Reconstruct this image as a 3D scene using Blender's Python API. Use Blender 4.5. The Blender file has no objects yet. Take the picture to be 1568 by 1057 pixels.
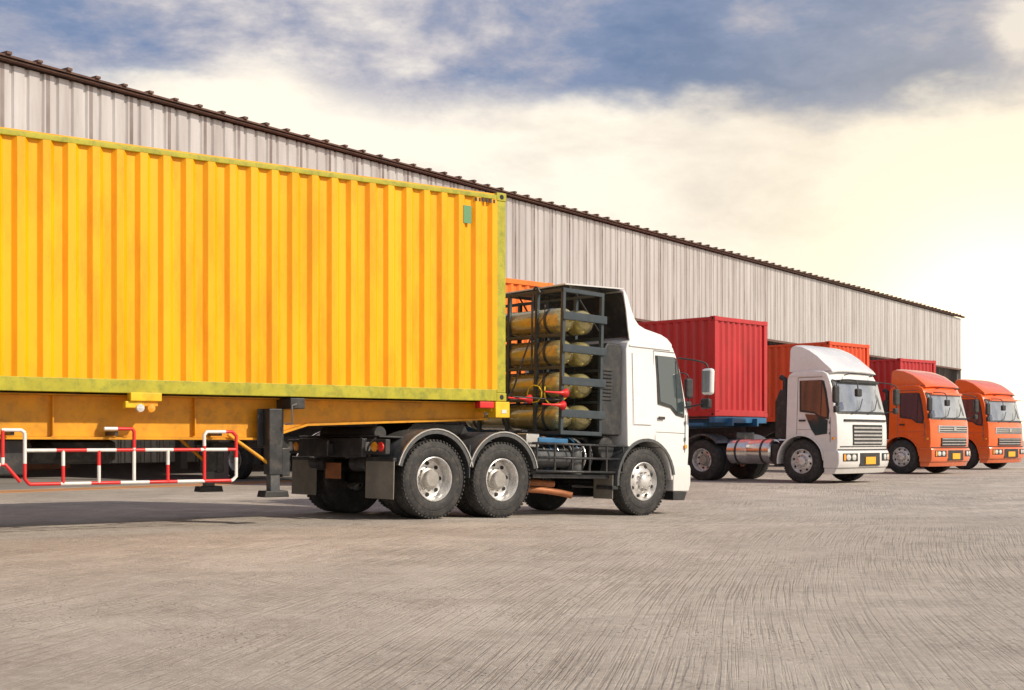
import bpy, bmesh, math, random
from mathutils import Vector, Matrix
random.seed(4)
sc=bpy.context.scene
sc.view_settings.view_transform='Standard'; sc.view_settings.look='None'; sc.view_settings.exposure=0
R=math.radians
# ------------------------------------------------------------------ materials
def nodes(m):
    m.use_nodes=True; nt=m.node_tree; return nt, nt.nodes['Principled BSDF']
def mat(name,col,rough=.5,metal=0,var=.12,dirt=None,dirtamt=.3,scale=3,stretch=(1,1,1),bump=.0,coat=0,spec=.5,low=None):
    m=bpy.data.materials.new(name); nt,b=nodes(m); N=nt.nodes; L=nt.links
    tc=N.new('ShaderNodeTexCoord'); mp=N.new('ShaderNodeMapping'); mp.inputs['Scale'].default_value=stretch
    L.new(tc.outputs['Object'],mp.inputs[0])
    n1=N.new('ShaderNodeTexNoise'); n1.inputs['Scale'].default_value=scale; n1.inputs['Detail'].default_value=8; n1.inputs['Roughness'].default_value=.65
    L.new(mp.outputs[0],n1.inputs['Vector'])
    r=N.new('ShaderNodeMapRange'); r.inputs[1].default_value=.3; r.inputs[2].default_value=.7; r.inputs[3].default_value=1-var; r.inputs[4].default_value=1+var*.4
    L.new(n1.outputs['Fac'],r.inputs[0])
    mul=N.new('ShaderNodeMix'); mul.data_type='RGBA'; mul.blend_type='MULTIPLY'; mul.inputs[0].default_value=1
    mul.inputs[6].default_value=(*col,1); L.new(r.outputs[0],mul.inputs[7])
    out=mul.outputs[2]
    if dirt:
        n2=N.new('ShaderNodeTexNoise'); n2.inputs['Scale'].default_value=scale*1.7; n2.inputs['Detail'].default_value=10; n2.inputs['Roughness'].default_value=.75
        L.new(mp.outputs[0],n2.inputs['Vector'])
        r2=N.new('ShaderNodeMapRange'); r2.inputs[1].default_value=.48; r2.inputs[2].default_value=.72; r2.inputs[3].default_value=0; r2.inputs[4].default_value=dirtamt
        L.new(n2.outputs['Fac'],r2.inputs[0])
        mx=N.new('ShaderNodeMix'); mx.data_type='RGBA'; L.new(r2.outputs[0],mx.inputs[0]); L.new(out,mx.inputs[6]); mx.inputs[7].default_value=(*dirt,1)
        out=mx.outputs[2]
    if low:  # road dust low down: (z_top, amount, colour)
        sp=N.new('ShaderNodeSeparateXYZ'); L.new(tc.outputs['Object'],sp.inputs[0])
        r3=N.new('ShaderNodeMapRange'); r3.inputs[1].default_value=low[0]; r3.inputs[2].default_value=low[0]*.3; r3.inputs[3].default_value=0; r3.inputs[4].default_value=low[1]; L.new(sp.outputs[2],r3.inputs[0])
        ml=N.new('ShaderNodeMath'); ml.operation='MULTIPLY'; L.new(r3.outputs[0],ml.inputs[0]); L.new(n1.outputs['Fac'],ml.inputs[1])
        mx=N.new('ShaderNodeMix'); mx.data_type='RGBA'; L.new(ml.outputs[0],mx.inputs[0]); L.new(out,mx.inputs[6]); mx.inputs[7].default_value=(*low[2],1); out=mx.outputs[2]
    L.new(out,b.inputs['Base Color'])
    rr=N.new('ShaderNodeMapRange'); rr.inputs[1].default_value=.3; rr.inputs[2].default_value=.7; rr.inputs[3].default_value=max(0,rough-.1); rr.inputs[4].default_value=min(1,rough+.12)
    L.new(n1.outputs['Fac'],rr.inputs[0]); L.new(rr.outputs[0],b.inputs['Roughness'])
    b.inputs['Metallic'].default_value=metal; b.inputs['Coat Weight'].default_value=coat; b.inputs['Coat Roughness'].default_value=.08
    b.inputs['Specular IOR Level'].default_value=spec
    if bump:
        bp=N.new('ShaderNodeBump'); bp.inputs['Strength'].default_value=bump; bp.inputs['Distance'].default_value=.01
        n3=N.new('ShaderNodeTexNoise'); n3.inputs['Scale'].default_value=scale*8; n3.inputs['Detail'].default_value=5; L.new(tc.outputs['Object'],n3.inputs['Vector'])
        L.new(n3.outputs['Fac'],bp.inputs['Height']); L.new(bp.outputs[0],b.inputs['Normal'])
    return m
YEL=mat('container_yellow_paint',(.96,.43,.0),.40,0,.14,(.80,.22,.0),.7,1.5,(1,1,.22),.05,spec=.4)
YRAIL=mat('rail_olive_paint',(.44,.40,.02),.5,0,.25,(.11,.16,.03),.85,4)
TRY=mat('trailer_yellow_paint',(.78,.34,.005),.5,0,.3,(.14,.06,.02),.55,2.5)
TRYB=mat('bracket_yellow_paint',(.85,.52,.01),.5,0,.2,(.1,.06,.02),.3,4)
RED=mat('container_red_paint',(.52,.03,.035),.42,0,.25,(.25,.03,.02),.5,1.5,(1,1,.3))
ORC=mat('container_orange_paint',(.74,.085,.02),.45,0,.2,(.3,.04,.02),.4,1.5,(1,1,.3))
ORC2=mat('container_bright_orange_paint',(.85,.20,.02),.45,0,.2,(.5,.1,.02),.4,1.5,(1,1,.3))
WHT=mat('white_truck_paint',(.80,.80,.80),.25,0,.05,(.45,.42,.38),.15,1.8,coat=.8,low=(1.5,.5,(.42,.37,.31)))
ORG=mat('orange_truck_paint',(.88,.14,.02),.24,0,.08,(.4,.1,.03),.12,2,coat=.8,low=(1.3,.5,(.42,.25,.15)))
BLK=mat('black_plastic',(.025,.026,.028),.5,0,.3,(.16,.14,.12),.35,4)
CHS=mat('chassis_dark_metal',(.042,.044,.048),.4,.3,.3,(.18,.155,.13),.5,4)
FND=mat('fender_grey_plastic',(.080,.085,.09),.30,0,.3,(.24,.22,.19),.45,3)
FLP=mat('mudflap_rubber',(.20,.185,.155),.7,0,.3,(.32,.28,.22),.5,3)
RACK=mat('rack_blue_grey_paint',(.045,.062,.075),.38,.2,.2,(.12,.12,.11),.3,5)
CYL=mat('gas_cylinder_gold_paint',(.52,.46,.22),.22,.5,.2,(.22,.18,.08),.5,2.5,coat=.5)
TYR=mat('tyre_rubber',(.026,.026,.027),.7,0,.3,(.17,.15,.13),.45,5,bump=.3)
RIM=mat('wheel_steel',(.74,.73,.72),.28,.45,.25,(.25,.20,.15),.45,7)
HUB=mat('wheel_hub_metal',(.42,.40,.37),.4,.4,.3,(.13,.11,.09),.5,8)
ALU=mat('tank_aluminium',(.72,.71,.70),.2,.9,.15,(.3,.27,.24),.3,3)
GLS=mat('tinted_glass',(.035,.055,.06),.05,0,.1,coat=1,spec=1.0)
SCR=mat('windscreen_glass',(.42,.45,.48),.06,.45,.3,None,0,2.2,(1,1,1),coat=1,spec=.9)
RRP=mat('red_enamel',(.70,.025,.025),.4,0,.15,(.3,.03,.02),.3,5)
WRP=mat('white_enamel',(.78,.77,.74),.45,0,.15,(.35,.3,.25),.3,5)
COP=mat('rusty_exhaust',(.45,.17,.07),.55,.3,.3,(.15,.07,.03),.5,6)
BLU=mat('blue_chassis_paint',(.03,.15,.32),.45,0,.2,(.05,.05,.06),.4,4)
AMB=mat('amber_lens',(.9,.35,.02),.2,coat=.8)
RLN=mat('red_lens',(.7,.03,.02),.2,coat=.8)
CLN=mat('clear_lens',(.75,.75,.72),.12,.3,coat=1)
PLT=mat('number_plate_paint',(.85,.42,.03),.45)
HOS=mat('yellow_hose',(.75,.55,.02),.5)
GRN=mat('faded_green_paint',(.12,.3,.14),.6)
RUST=mat('rust_trim',(.13,.075,.06),.8,0,.4,(.25,.13,.08),.6,3)
CONC=mat('shed_concrete',(.30,.28,.26),.85,0,.25,(.15,.13,.12),.5,1)
STL=mat('shed_steel',(.16,.15,.15),.6,.1,.2,(.2,.1,.06),.4,2)
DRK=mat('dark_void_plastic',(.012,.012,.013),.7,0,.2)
SEAM=mat('panel_gap_grey',(.16,.16,.16),.6)
# ------------------------------------------------------------------ helpers
def empty(name,loc,rz,pitch=0):
    e=bpy.data.objects.new(name,None); sc.collection.objects.link(e); e.location=loc; e.rotation_euler=(0,pitch,rz); e.empty_display_size=.5; return e
def obj(p,name,bm,m,bev=0,smooth=False,seg=2):
    bmesh.ops.recalc_face_normals(bm,faces=bm.faces)
    me=bpy.data.meshes.new(name); bm.to_mesh(me); bm.free()
    o=bpy.data.objects.new(name,me); sc.collection.objects.link(o); o.parent=p
    me.materials.append(m)
    if smooth:
        for f in me.polygons: f.use_smooth=True
    if bev:
        b=o.modifiers.new('b','BEVEL'); b.width=bev; b.segments=seg; b.limit_method='ANGLE'; b.angle_limit=R(35)
        for f in me.polygons: f.use_smooth=True
        w=o.modifiers.new('w','WEIGHTED_NORMAL'); w.keep_sharp=False
    return o
def addbox(bm,x0,x1,y0,y1,z0,z1):
    v=[bm.verts.new((x,y,z)) for x in (x0,x1) for y in (y0,y1) for z in (z0,z1)]
    for f in ((0,1,3,2),(4,6,7,5),(0,4,5,1),(2,3,7,6),(0,2,6,4),(1,5,7,3)): bm.faces.new([v[i] for i in f])
def box(p,name,x0,x1,y0,y1,z0,z1,m,bev=.008):
    bm=bmesh.new(); addbox(bm,x0,x1,y0,y1,z0,z1); return obj(p,name,bm,m,bev)
def boxes(p,name,lst,m,bev=0):
    bm=bmesh.new()
    for a in lst: addbox(bm,*a)
    return obj(p,name,bm,m,bev)
def prism(p,name,poly,y0,y1,m,bev=.01,seg=2):
    bm=bmesh.new(); a=[bm.verts.new((x,y0,z)) for x,z in poly]; b=[bm.verts.new((x,y1,z)) for x,z in poly]
    bm.faces.new(a); bm.faces.new(b[::-1]); n=len(poly)
    for i in range(n): bm.faces.new((a[i],a[(i+1)%n],b[(i+1)%n],b[i]))
    return obj(p,name,bm,m,bev,seg=seg)
def sprism(p,name,poly,y0,y1,m,bev=.01,seg=2,ns=14):
    """prism cut into slices across its width (finer near the ends) so it can be curved"""
    bm=bmesh.new(); rings=[]; n=len(poly)
    for k in range(ns+1):
        t_=.5-.5*math.cos(math.pi*k/ns); y=y0+(y1-y0)*t_
        rings.append([bm.verts.new((x,y,z)) for x,z in poly])
    bm.faces.new(rings[0]); bm.faces.new(rings[-1][::-1])
    for a,b in zip(rings,rings[1:]):
        for i in range(n): bm.faces.new((a[i],a[(i+1)%n],b[(i+1)%n],b[i]))
    return obj(p,name,bm,m,bev,seg=seg)
def sbox(p,name,x0,x1,y0,y1,z0,z1,m,bev=0): return sprism(p,name,[(x0,z0),(x1,z0),(x1,z1),(x0,z1)],y0,y1,m,bev)
def plate(p,name,pts,th,m,bev=0):
    bm=bmesh.new(); P=[Vector(q) for q in pts]; n=(P[1]-P[0]).cross(P[2]-P[0]).normalized()*th
    a=[bm.verts.new(q) for q in P]; b=[bm.verts.new(q+n) for q in P]; k=len(P)
    bm.faces.new(a); bm.faces.new(b[::-1])
    for i in range(k): bm.faces.new((a[i],a[(i+1)%k],b[(i+1)%k],b[i]))
    return obj(p,name,bm,m,bev)
def lathe(p,name,prof,c,axis,m,seg=40,smooth=True):
    bm=bmesh.new(); rings=[]
    for r,w in prof:
        ring=[]
        for i in range(seg):
            a=2*math.pi*i/seg; u,v=r*math.cos(a),r*math.sin(a)
            q={'y':(u,w,v),'x':(w,u,v),'z':(u,v,w)}[axis]
            ring.append(bm.verts.new((c[0]+q[0],c[1]+q[1],c[2]+q[2])))
        rings.append(ring)
    for a,b in zip(rings,rings[1:]):
        for i in range(seg): bm.faces.new((a[i],a[(i+1)%seg],b[(i+1)%seg],b[i]))
    o=obj(p,name,bm,m,0,smooth)
    if smooth:
        e=o.modifiers.new('es','EDGE_SPLIT'); e.split_angle=R(38)
    return o
def cyl(p,name,c,r,h,axis,m,seg=24):
    return lathe(p,name,[(0.0005,0),(r*.94,0),(r,min(.01,h*.2)),(r,h-min(.01,h*.2)),(r*.94,h),(0.0005,h)],c,axis,m,seg)
def tube(p,name,pts,r,m,cyclic=False,poly=True):
    cu=bpy.data.curves.new(name,'CURVE'); cu.dimensions='3D'; s=cu.splines.new('POLY' if poly else 'NURBS'); s.points.add(len(pts)-1)
    for q,t in zip(s.points,pts): q.co=(*t,1)
    s.use_cyclic_u=cyclic
    if not poly: s.use_endpoint_u=True; s.order_u=3
    cu.bevel_depth=r; cu.bevel_resolution=3; cu.use_fill_caps=True; cu.materials.append(m)
    o=bpy.data.objects.new(name,cu); sc.collection.objects.link(o); o.parent=p; return o
def corr(p,name,length,z0,z1,depth,pitch,m,axis='x',org=(0,0),sign=1,prof=(.26,.24,.26,.24)):
    pts=[]; x=0
    while x<length-1e-6:
        for f,d in ((0,0),(prof[0],0),(prof[0]+prof[1],depth),(prof[0]+prof[1]+prof[2],depth)):
            t=x+f*pitch
            if t<length: pts.append((t,d))
        x+=pitch
    pts.append((length,0))
    bm=bmesh.new(); A=[];B=[]
    for t,d in pts:
        q=(org[0]+t*sign,org[1]+d) if axis=='x' else (org[0]-d,org[1]+t*sign)
        A.append(bm.verts.new((*q,z0))); B.append(bm.verts.new((*q,z1)))
    for i in range(len(A)-1): bm.faces.new((A[i],A[i+1],B[i+1],B[i]))
    o=obj(p,name,bm,m); s=o.modifiers.new('s','SOLIDIFY'); s.thickness=.003; return o
# ------------------------------------------------------------------ wheels
def wheel(p,name,cx,yo,side,kind='rear',r=.53,seg=48):
    s=1 if side=='R' else -1
    e=bpy.data.objects.new(name,None); sc.collection.objects.link(e); e.parent=p; e.location=(cx,yo,r); e.scale=(1,s,1); e.rotation_euler=(0,random.uniform(0,.7),0)
    k=r/.53
    T=[(.295,.03),(.31,.012),(.34,.004),(.40,0),(.42,.004),(.425,.008),(.43,.004),(.48,.012),(.512,.028),(.530,.05),(.530,.095),(.518,.10),(.518,.108),(.530,.113),(.530,.148),(.518,.152),(.518,.16),(.53,.165),(.53,.2),(.518,.204),(.518,.212),(.53,.217),(.53,.25),(.50,.285),(.42,.30),(.30,.28),(.2,.28)]
    lathe(e,'tyre',[(a*k,b) for a,b in T],(0,0,0),'y',TYR,seg)
    if seg>40:
        bm=bmesh.new()
        for i in range(56):
            M4=Matrix.Rotation(2*math.pi*i/56,4,'Y')@Matrix.Translation((.519,.034,0))
            bmesh.ops.create_cube(bm,size=1,matrix=M4@Matrix.Diagonal((.018,.05,.030,1)))
        obj(e,'tread_shoulder_blocks',bm,TYR)
    if kind=='rear':
        P=[(.300,.034),(.298,.012),(.288,.008),(.280,.02),(.272,.05),(.262,.12),(.255,.165),(.225,.18),(.17,.172),(.15,.165)]
        H=[(.150,.166),(.148,.13),(.12,.118),(.115,.06),(.10,.045),(.0005,.04)]
        hr,hy,lr,ly=.21,.172,.155,.15
    else:
        P=[(.300,.034),(.298,.012),(.288,.008),(.280,.02),(.270,.06),(.255,.075),(.215,.05),(.19,.03),(.165,.025)]
        H=[(.165,.026),(.12,.024),(.11,-.02),(.085,-.04),(.0005,-.045)]
        hr,hy,lr,ly=.232,.055,.14,.0
    lathe(e,'rim',[(a*k,b) for a,b in P],(0,0,0),'y',RIM,seg)
    lathe(e,'hub',[(a*k,b) for a,b in H],(0,0,0),'y',HUB if kind=='rear' else RIM,28)
    bm=bmesh.new()
    for i in range(8):
        a=i*math.pi/4+.2
        bmesh.ops.create_cone(bm,cap_ends=True,segments=12,radius1=.026,radius2=.026,depth=.02,matrix=Matrix.Translation((hr*k*math.cos(a),hy-.003,hr*k*math.sin(a)))@Matrix.Rotation(R(90),4,'X'))
    obj(e,'hand_holes',bm,DRK)
    bm=bmesh.new()
    for i in range(10):
        a=i*math.pi/5
        bmesh.ops.create_cone(bm,cap_ends=True,segments=6,radius1=.014,radius2=.012,depth=.05,matrix=Matrix.Translation((lr*k*math.cos(a),ly+.01,lr*k*math.sin(a)))@Matrix.Rotation(R(90),4,'X'))
    obj(e,'lug_nuts',bm,HUB)
    return e
def arch(p,name,cx,cz,r,y0,y1,a0,a1,m,th=.02,lip=.04,n=18):
    bm=bmesh.new(); 
    prof=[(r-lip,y0),(r,y0),(r,y1),(r-th,y1),(r-th,y0+.015),(r-lip,y0+.015)]
    rows=[]
    for i in range(n+1):
        a=R(a0+(a1-a0)*i/n); rows.append([bm.verts.new((cx+q*math.cos(a),y,cz+q*math.sin(a))) for q,y in prof])
    for A,B in zip(rows,rows[1:]):
        for j in range(6): bm.faces.new((A[j],A[(j+1)%6],B[(j+1)%6],B[j]))
    bm.faces.new(rows[0]); bm.faces.new(rows[-1][::-1])
    o=obj(p,name,bm,m,0,True); e=o.modifiers.new('es','EDGE_SPLIT'); e.split_angle=R(35); return o
W=2.42
def shape(objs,a,B=.15,z0=1.62,k=.075):
    """lean the cab sides in above the waist and round the nose in plan"""
    for o in objs:
        if o.type=='MESH': pts=[v.co for v in o.data.vertices]
        else: pts=[q.co for s in o.data.splines for q in s.points]
        for c in pts:
            yc=W/2; q=min(1.1,abs(c.y-yc)/yc); f=max(0,c.z-z0)*k
            g=min(1,max(0,(c.x-a-.35)/.75))
            c.x-=B*g*q**4
            if c.z>2.5 and c.z<4: c.z-=.05*q**4
            c.y=yc+(c.y-yc)*(1-f/(W/2))
# ------------------------------------------------------------------ cab
def cab(p,a,paint,style,glass):
    X=lambda q:a+q
    # door / side window x mapping: the main truck has a sleeper panel behind a door set further forward
    Y=(lambda q:a+.27+(q+.02)*.82) if style=='main' else X
    T=[]
    arc=[(X(.64*math.cos(R(t))),.53+.64*math.sin(R(t))) for t in range(126,-1,-14)]
    poly=[(X(-.42),1.06),(X(-.42),2.60),(X(-.38),2.70),(X(-.28),2.76),(X(.20),2.79),(X(.60),2.76),(X(.74),2.70),(X(.82),2.58),(X(.92),2.30),(X(1.07),1.74),(X(1.12),1.62),(X(1.14),1.40),(X(1.15),1.0),(X(1.12),.62),(X(.66),.55)]+[q for q in arc[::-1] if q[1]>.6]
    T.append(sprism(p,'cab_body',poly,0,W,paint,.035,3,18))
    T.append(sprism(p,'bumper',[(X(.70),.38),(X(.70),.80),(X(1.17),.80),(X(1.20),.74),(X(1.20),.50),(X(1.16),.38)],-.015,W+.015,paint,.025,2,18))
    T.append(sprism(p,'bumper_valance',[(X(.72),.24),(X(.72),.375),(X(1.13),.375),(X(1.06),.24)],.0,W,BLK if style=='main' else paint,.01))
    T.append(sbox(p,'bumper_gap',X(1.10),X(1.165),.02,W-.02,.803,.83,BLK))
    for nm,y in (('r',-.012),('l',W+.004)):
        ya,yb=(y,y+.008)
        win=[(Y(.02),1.78),(Y(-.02),2.50),(Y(.54),2.50),(Y(.62),2.44),(Y(.72),2.18),(Y(.84),1.75),(Y(.82),1.60),(Y(.60),1.63),(Y(.40),1.73)]
        fr=[(Y(-.03),1.74),(Y(-.07),2.55),(Y(.58),2.55),(Y(.67),2.48),(Y(.78),2.20),(Y(.89),1.75),(Y(.87),1.55),(Y(.58),1.58),(Y(.38),1.69)]
        T.append(prism(p,'window_frame_'+nm,fr,ya+.004,yb+.01,BLK,0)); T.append(prism(p,'side_window_'+nm,win,ya-.001 if nm=='r' else ya+.006,yb if nm=='r' else yb+.012,GLS,0))
        T.append(boxes(p,'window_divider_'+nm,[(Y(.60),Y(.625),ya-.006,yb+.016,1.62,2.44)],BLK))
        T.append(boxes(p,'door_seam_'+nm,[(Y(-.12),Y(-.108),ya+.006,yb+.006,1.12,2.62),(Y(.92),Y(.932),ya+.006,yb+.006,1.0,1.60),(Y(-.12),Y(-.02),ya+.006,yb+.006,1.108,1.12),(Y(-.10),Y(.60),ya+.006,yb+.006,2.617,2.63),(Y(-.10),Y(.92),ya+.008,yb+.004,1.30,1.306)],SEAM))
        T.append(box(p,'door_handle_'+nm,Y(-.04),Y(.14),ya-.018,yb,1.50,1.545,BLK,.006))
        T.append(boxes(p,'door_hinges_'+nm,[(Y(.90),Y(.94),ya-.008,yb,1.18,1.24),(Y(.90),Y(.94),ya-.008,yb,1.44,1.50)],SEAM,.004))
        if style=='white':
            T.append(prism(p,'lower_door_window_'+nm,[(X(.12),1.68),(X(.42),1.66),(X(.84),1.53),(X(.82),1.20),(X(.42),1.16),(X(.30),1.30)],ya+.002,yb+.01,GLS,0))
        if style=='main':
            T.append(boxes(p,'sleeper_seam_'+nm,[(X(-.30),X(.10),ya+.008,yb+.004,1.40,1.408),(X(-.30),X(-.292),ya+.008,yb+.004,1.41,2.5)],SEAM))
        T.append(box(p,'marker_lamp_'+nm,X(1.02),X(1.09),ya-.02,yb,1.06,1.12,AMB,.004))
        T.append(box(p,'rain_gutter_'+nm,X(-.36),X(.66),ya-.012,yb,2.655,2.675,paint,.004))
    sl=lambda z:.92+(2.30-z)*(.15/.56)
    def scr(nm,z0_,z1_,y0,y1,off,m): T.append(sprism(p,nm,[(X(sl(z0_))+off-.02,z0_),(X(sl(z0_))+off,z0_),(X(sl(z1_))+off,z1_),(X(sl(z1_))+off-.02,z1_)],y0,y1,m,0))
    scr('windscreen_frame',1.67,2.50,.05,W-.05,.012,BLK)
    scr('windscreen',1.74,2.44,.11,W-.11,.02,glass)
    T.append(sbox(p,'sun_visor',X(.86),X(.98),.2,W-.2,2.44,2.52,BLK if style=='white' else paint,.01))
    for i,y in enumerate((.5,1.25)): T.append(tube(p,'wiper_%d'%(i+1),[(X(1.13),y,1.68),(X(1.12),y+.35,1.80),(X(1.08),y+.55,2.05)],.012,BLK))
    x=X(1.145)
    if style=='white':
        T.append(sbox(p,'grille',x-.02,x+.02,.50,W-.50,.93,1.42,BLK,.01))
        for z in (.96,1.05,1.14,1.23,1.32): T.append(sbox(p,'grille_slat',x+.01,x+.035,.52,W-.52,z,z+.045,ALU,.004))
        T.append(sbox(p,'grille_strip',x-.04,x+.022,.2,W-.2,1.50,1.55,BLK,.005))
        T.append(sbox(p,'panel_step',x-.03,x+.012,.08,W-.08,.885,.905,BLK))
    else:
        T.append(sbox(p,'grille',x-.02,x+.02,.30,W-.30,1.26,1.50,ALU,.02))
        for z in (1.29,1.36,1.43): T.append(sbox(p,'grille_slat',x+.01,x+.03,.35,W-.35,z,z+.03,BLK,.004))
        T.append(sbox(p,'grille_badge',x+.01,x+.04,1.13,1.29,1.33,1.45,ALU,.01))
        T.append(sbox(p,'lower_grille',x-.0,x+.03,.42,W-.42,.86,1.12,BLK,.01))
        for z in (.90,.99,1.07): T.append(sbox(p,'lower_slat',x+.02,x+.045,.44,W-.44,z,z+.03,ALU,.004))
    xb=X(1.20)
    for nm,y in (('r',.10),('l',W-.62)):
        T.append(sbox(p,'headlamp_housing_'+nm,xb-.02,xb+.012,y,y+.52,.54,.73,BLK,.015))
        for k in (0,1): T.append(lathe(p,'headlamp_%s%d'%(nm,k+1),[(.075,.0),(.07,.02),(.03,.03),(.0005,.032)],(xb+.01,y+.15+.2*k,.635),'x',CLN,20))
        T.append(sbox(p,'indicator_'+nm,xb-.0,xb+.025,(y+.42 if nm=='l' else y+.01),(y+.51 if nm=='l' else y+.06),.56,.71,AMB,.008))
    T.append(sbox(p,'number_plate',xb+.004,xb+.024,W/2-.24,W/2+.24,.46,.64,PLT,.004))
    T.append(sbox(p,'centre_intake',xb-.03,xb+.004,.72,W-.72,.42,.74,BLK,.01))
    for nm,y,s in (('r',-.0,-1),('l',W,1)):
        tube(p,'mirror_arm_'+nm,[(X(.80),y-s*.09,2.50),(X(1.08),y+s*.20,2.46),(X(1.14),y+s*.27,2.36),(X(1.14),y+s*.27,1.84),(X(1.08),y+s*.20,1.76),(X(.90),y-s*.01,1.72)],.014,BLK,poly=False)
        box(p,'mirror_'+nm,X(1.07),X(1.17),y+s*.27-.11,y+s*.27+.11,1.92,2.34,WHT if style=='main' else BLK,.045)
        box(p,'mirror_glass_'+nm,X(1.062),X(1.069),y+s*.27-.08,y+s*.27+.08,1.96,2.30,SCR,.0)
        box(p,'mirror_small_'+nm,X(1.07),X(1.16),y+s*.24-.09,y+s*.24+.09,1.70,1.86,BLK,.03)
    if style!='main':
        tube(p,'hood_mirror_arm',[(X(.9),.35,2.50),(X(1.25),.30,2.50),(X(1.38),.30,2.42),(X(1.38),.30,2.2)],.014,BLK,poly=False)
        box(p,'hood_mirror',X(1.33),X(1.43),.20,.42,2.08,2.27,BLK,.03)
        tube(p,'roof_sensor_bar',[(X(.84),.6,2.62),(X(1.02),.6,2.66),(X(1.02),W-.6,2.66),(X(.84),W-.6,2.62)],.012,BLK)
    for nm,(y0,y1) in (('r',(-.025,.36)),('l',(W+.025,W-.36))):
        arch(p,'front_fender_'+nm,a,.53,.665,y0,y1,10,186,FND if style=='main' else paint,.025,.045)
        box(p,'step_'+nm,X(-.75),X(-.62),min(y0,y1)+.02,max(y0,y1)-.02,.40,.46,BLK,.01)
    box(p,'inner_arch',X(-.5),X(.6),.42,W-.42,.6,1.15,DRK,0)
    if style=='main':
        top=[(-.38,3.50),(-.32,3.40),(-.26,3.24),(-.18,3.08),(-.08,2.98),(.06,2.93),(.25,2.90),(.45,2.87),(.62,2.82),(.74,2.74)]
        bm=bmesh.new(); rows=[]
        ys_=[.05,.12,.25,.6,W/2,W-.6,W-.25,W-.12,W-.05]
        for q,z in top: rows.append([bm.verts.new((X(q),y,z)) for y in ys_])
        for r0,r1 in zip(rows,rows[1:]):
            for j in range(len(ys_)-1): bm.faces.new((r0[j],r0[j+1],r1[j+1],r1[j]))
        o=obj(p,'roof_fairing_shell',bm,WHT,0,True); s=o.modifiers.new('s','SOLIDIFY'); s.thickness=.03; s.offset=0; T.append(o)
        T.append(plate(p,'fairing_inner_liner',[(X(-.40),.09,3.47),(X(-.40)+.0,W-.09,3.47),(X(-.22),W-.09,2.80),(X(-.22),.09,2.80)],.004,CHS)); 
        for nm,y in (('r',.02),('l',W-.05)):
            T.append(prism(p,'fairing_side_'+nm,[(X(q),z) for q,z in top]+[(X(.72),2.68),(X(-.30),2.64),(X(-.34),2.9),(X(-.37),3.2),(X(-.42),3.49)],y,y+.03,WHT,.01))
        T.append(plate(p,'fairing_canopy',[(X(-.37),.06,3.52),(X(-.37),W-.06,3.52),(X(-1.25),W-.06,3.50),(X(-1.25),.5,3.50)],.02,WHT))
        T.append(boxes(p,'fairing_ribs',[(X(-1.15),X(-.35),y,y+.03,3.44,3.498) for y in (.5,.9,1.3,1.7,2.1)],FLP))
        T.append(plate(p,'fairing_canopy_liner',[(X(-.37),.10,3.495),(X(-1.22),.55,3.48),(X(-1.22),W-.1,3.48),(X(-.37),W-.1,3.495)],.003,FND))
        for y in (.5,1.2,1.9): T.append(tube(p,'fairing_strut',[(X(-1.1),y,3.46),(X(-.42),y,2.72)],.014,CHS))
    else:
        P=[(-.42,2.76),(-.42,3.30),(-.38,3.38),(-.28,3.41),(-.10,3.38),(.12,3.28),(.35,3.13),(.58,2.96),(.78,2.82),(.86,2.74),(.84,2.70),(.0,2.74)]
        if style=='orange': P=[(-.42,2.76),(-.42,3.16),(-.38,3.24),(-.28,3.27),(.0,3.22),(.30,3.10),(.58,2.93),(.78,2.79),(.84,2.72),(.82,2.69),(.0,2.74)]
        T.append(sprism(p,'roof_fairing',[(X(q),z) for q,z in P],.08,W-.08,paint,.06,4,16))
        T.append(sbox(p,'fairing_seam',X(-.30),X(.80),.075,W-.075,2.745,2.757,BLK))
    shape(T,a)
def tractor_base(p,axles,a,x_rear):
    for nm,y in (('r',.80),('l',1.54)):
        box(p,'frame_rail_'+nm,x_rear,a+.6,y,y+.08,.78,1.04,CHS,.01)
    for i,ax in enumerate(axles):
        for side in 'RL':
            s=1 if side=='R' else -1; y0=0 if side=='R' else W
            wheel(p,'rear_wheel_%s_outer_%d'%(side.lower(),i+1),ax,y0,side)
            wheel(p,'rear_wheel_%s_inner_%d'%(side.lower(),i+1),ax,y0+s*.32,side)
        cyl(p,'rear_axle_%d'%(i+1),(ax,.4,.53),.09,W-.8,'y',CHS)
        lathe(p,'differential_%d'%(i+1),[(.0005,-.22),(.12,-.2),(.2,-.08),(.2,.08),(.12,.2),(.0005,.22)],(ax,W/2,.53),'y',CHS,20)
        for y in (.70,1.62): boxes(p,'leaf_spring_%d'%(i+1),[(ax-.5+.04*k,ax+.5-.04*k,y,y+.1,.66-.02*k,.678-.02*k) for k in range(4)],CHS)
    wheel(p,'front_wheel_r',a,.03,'R','front'); wheel(p,'front_wheel_l',a,W-.03,'L','front')
    cyl(p,'front_axle',(a,.4,.5),.07,W-.8,'y',CHS)
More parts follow.
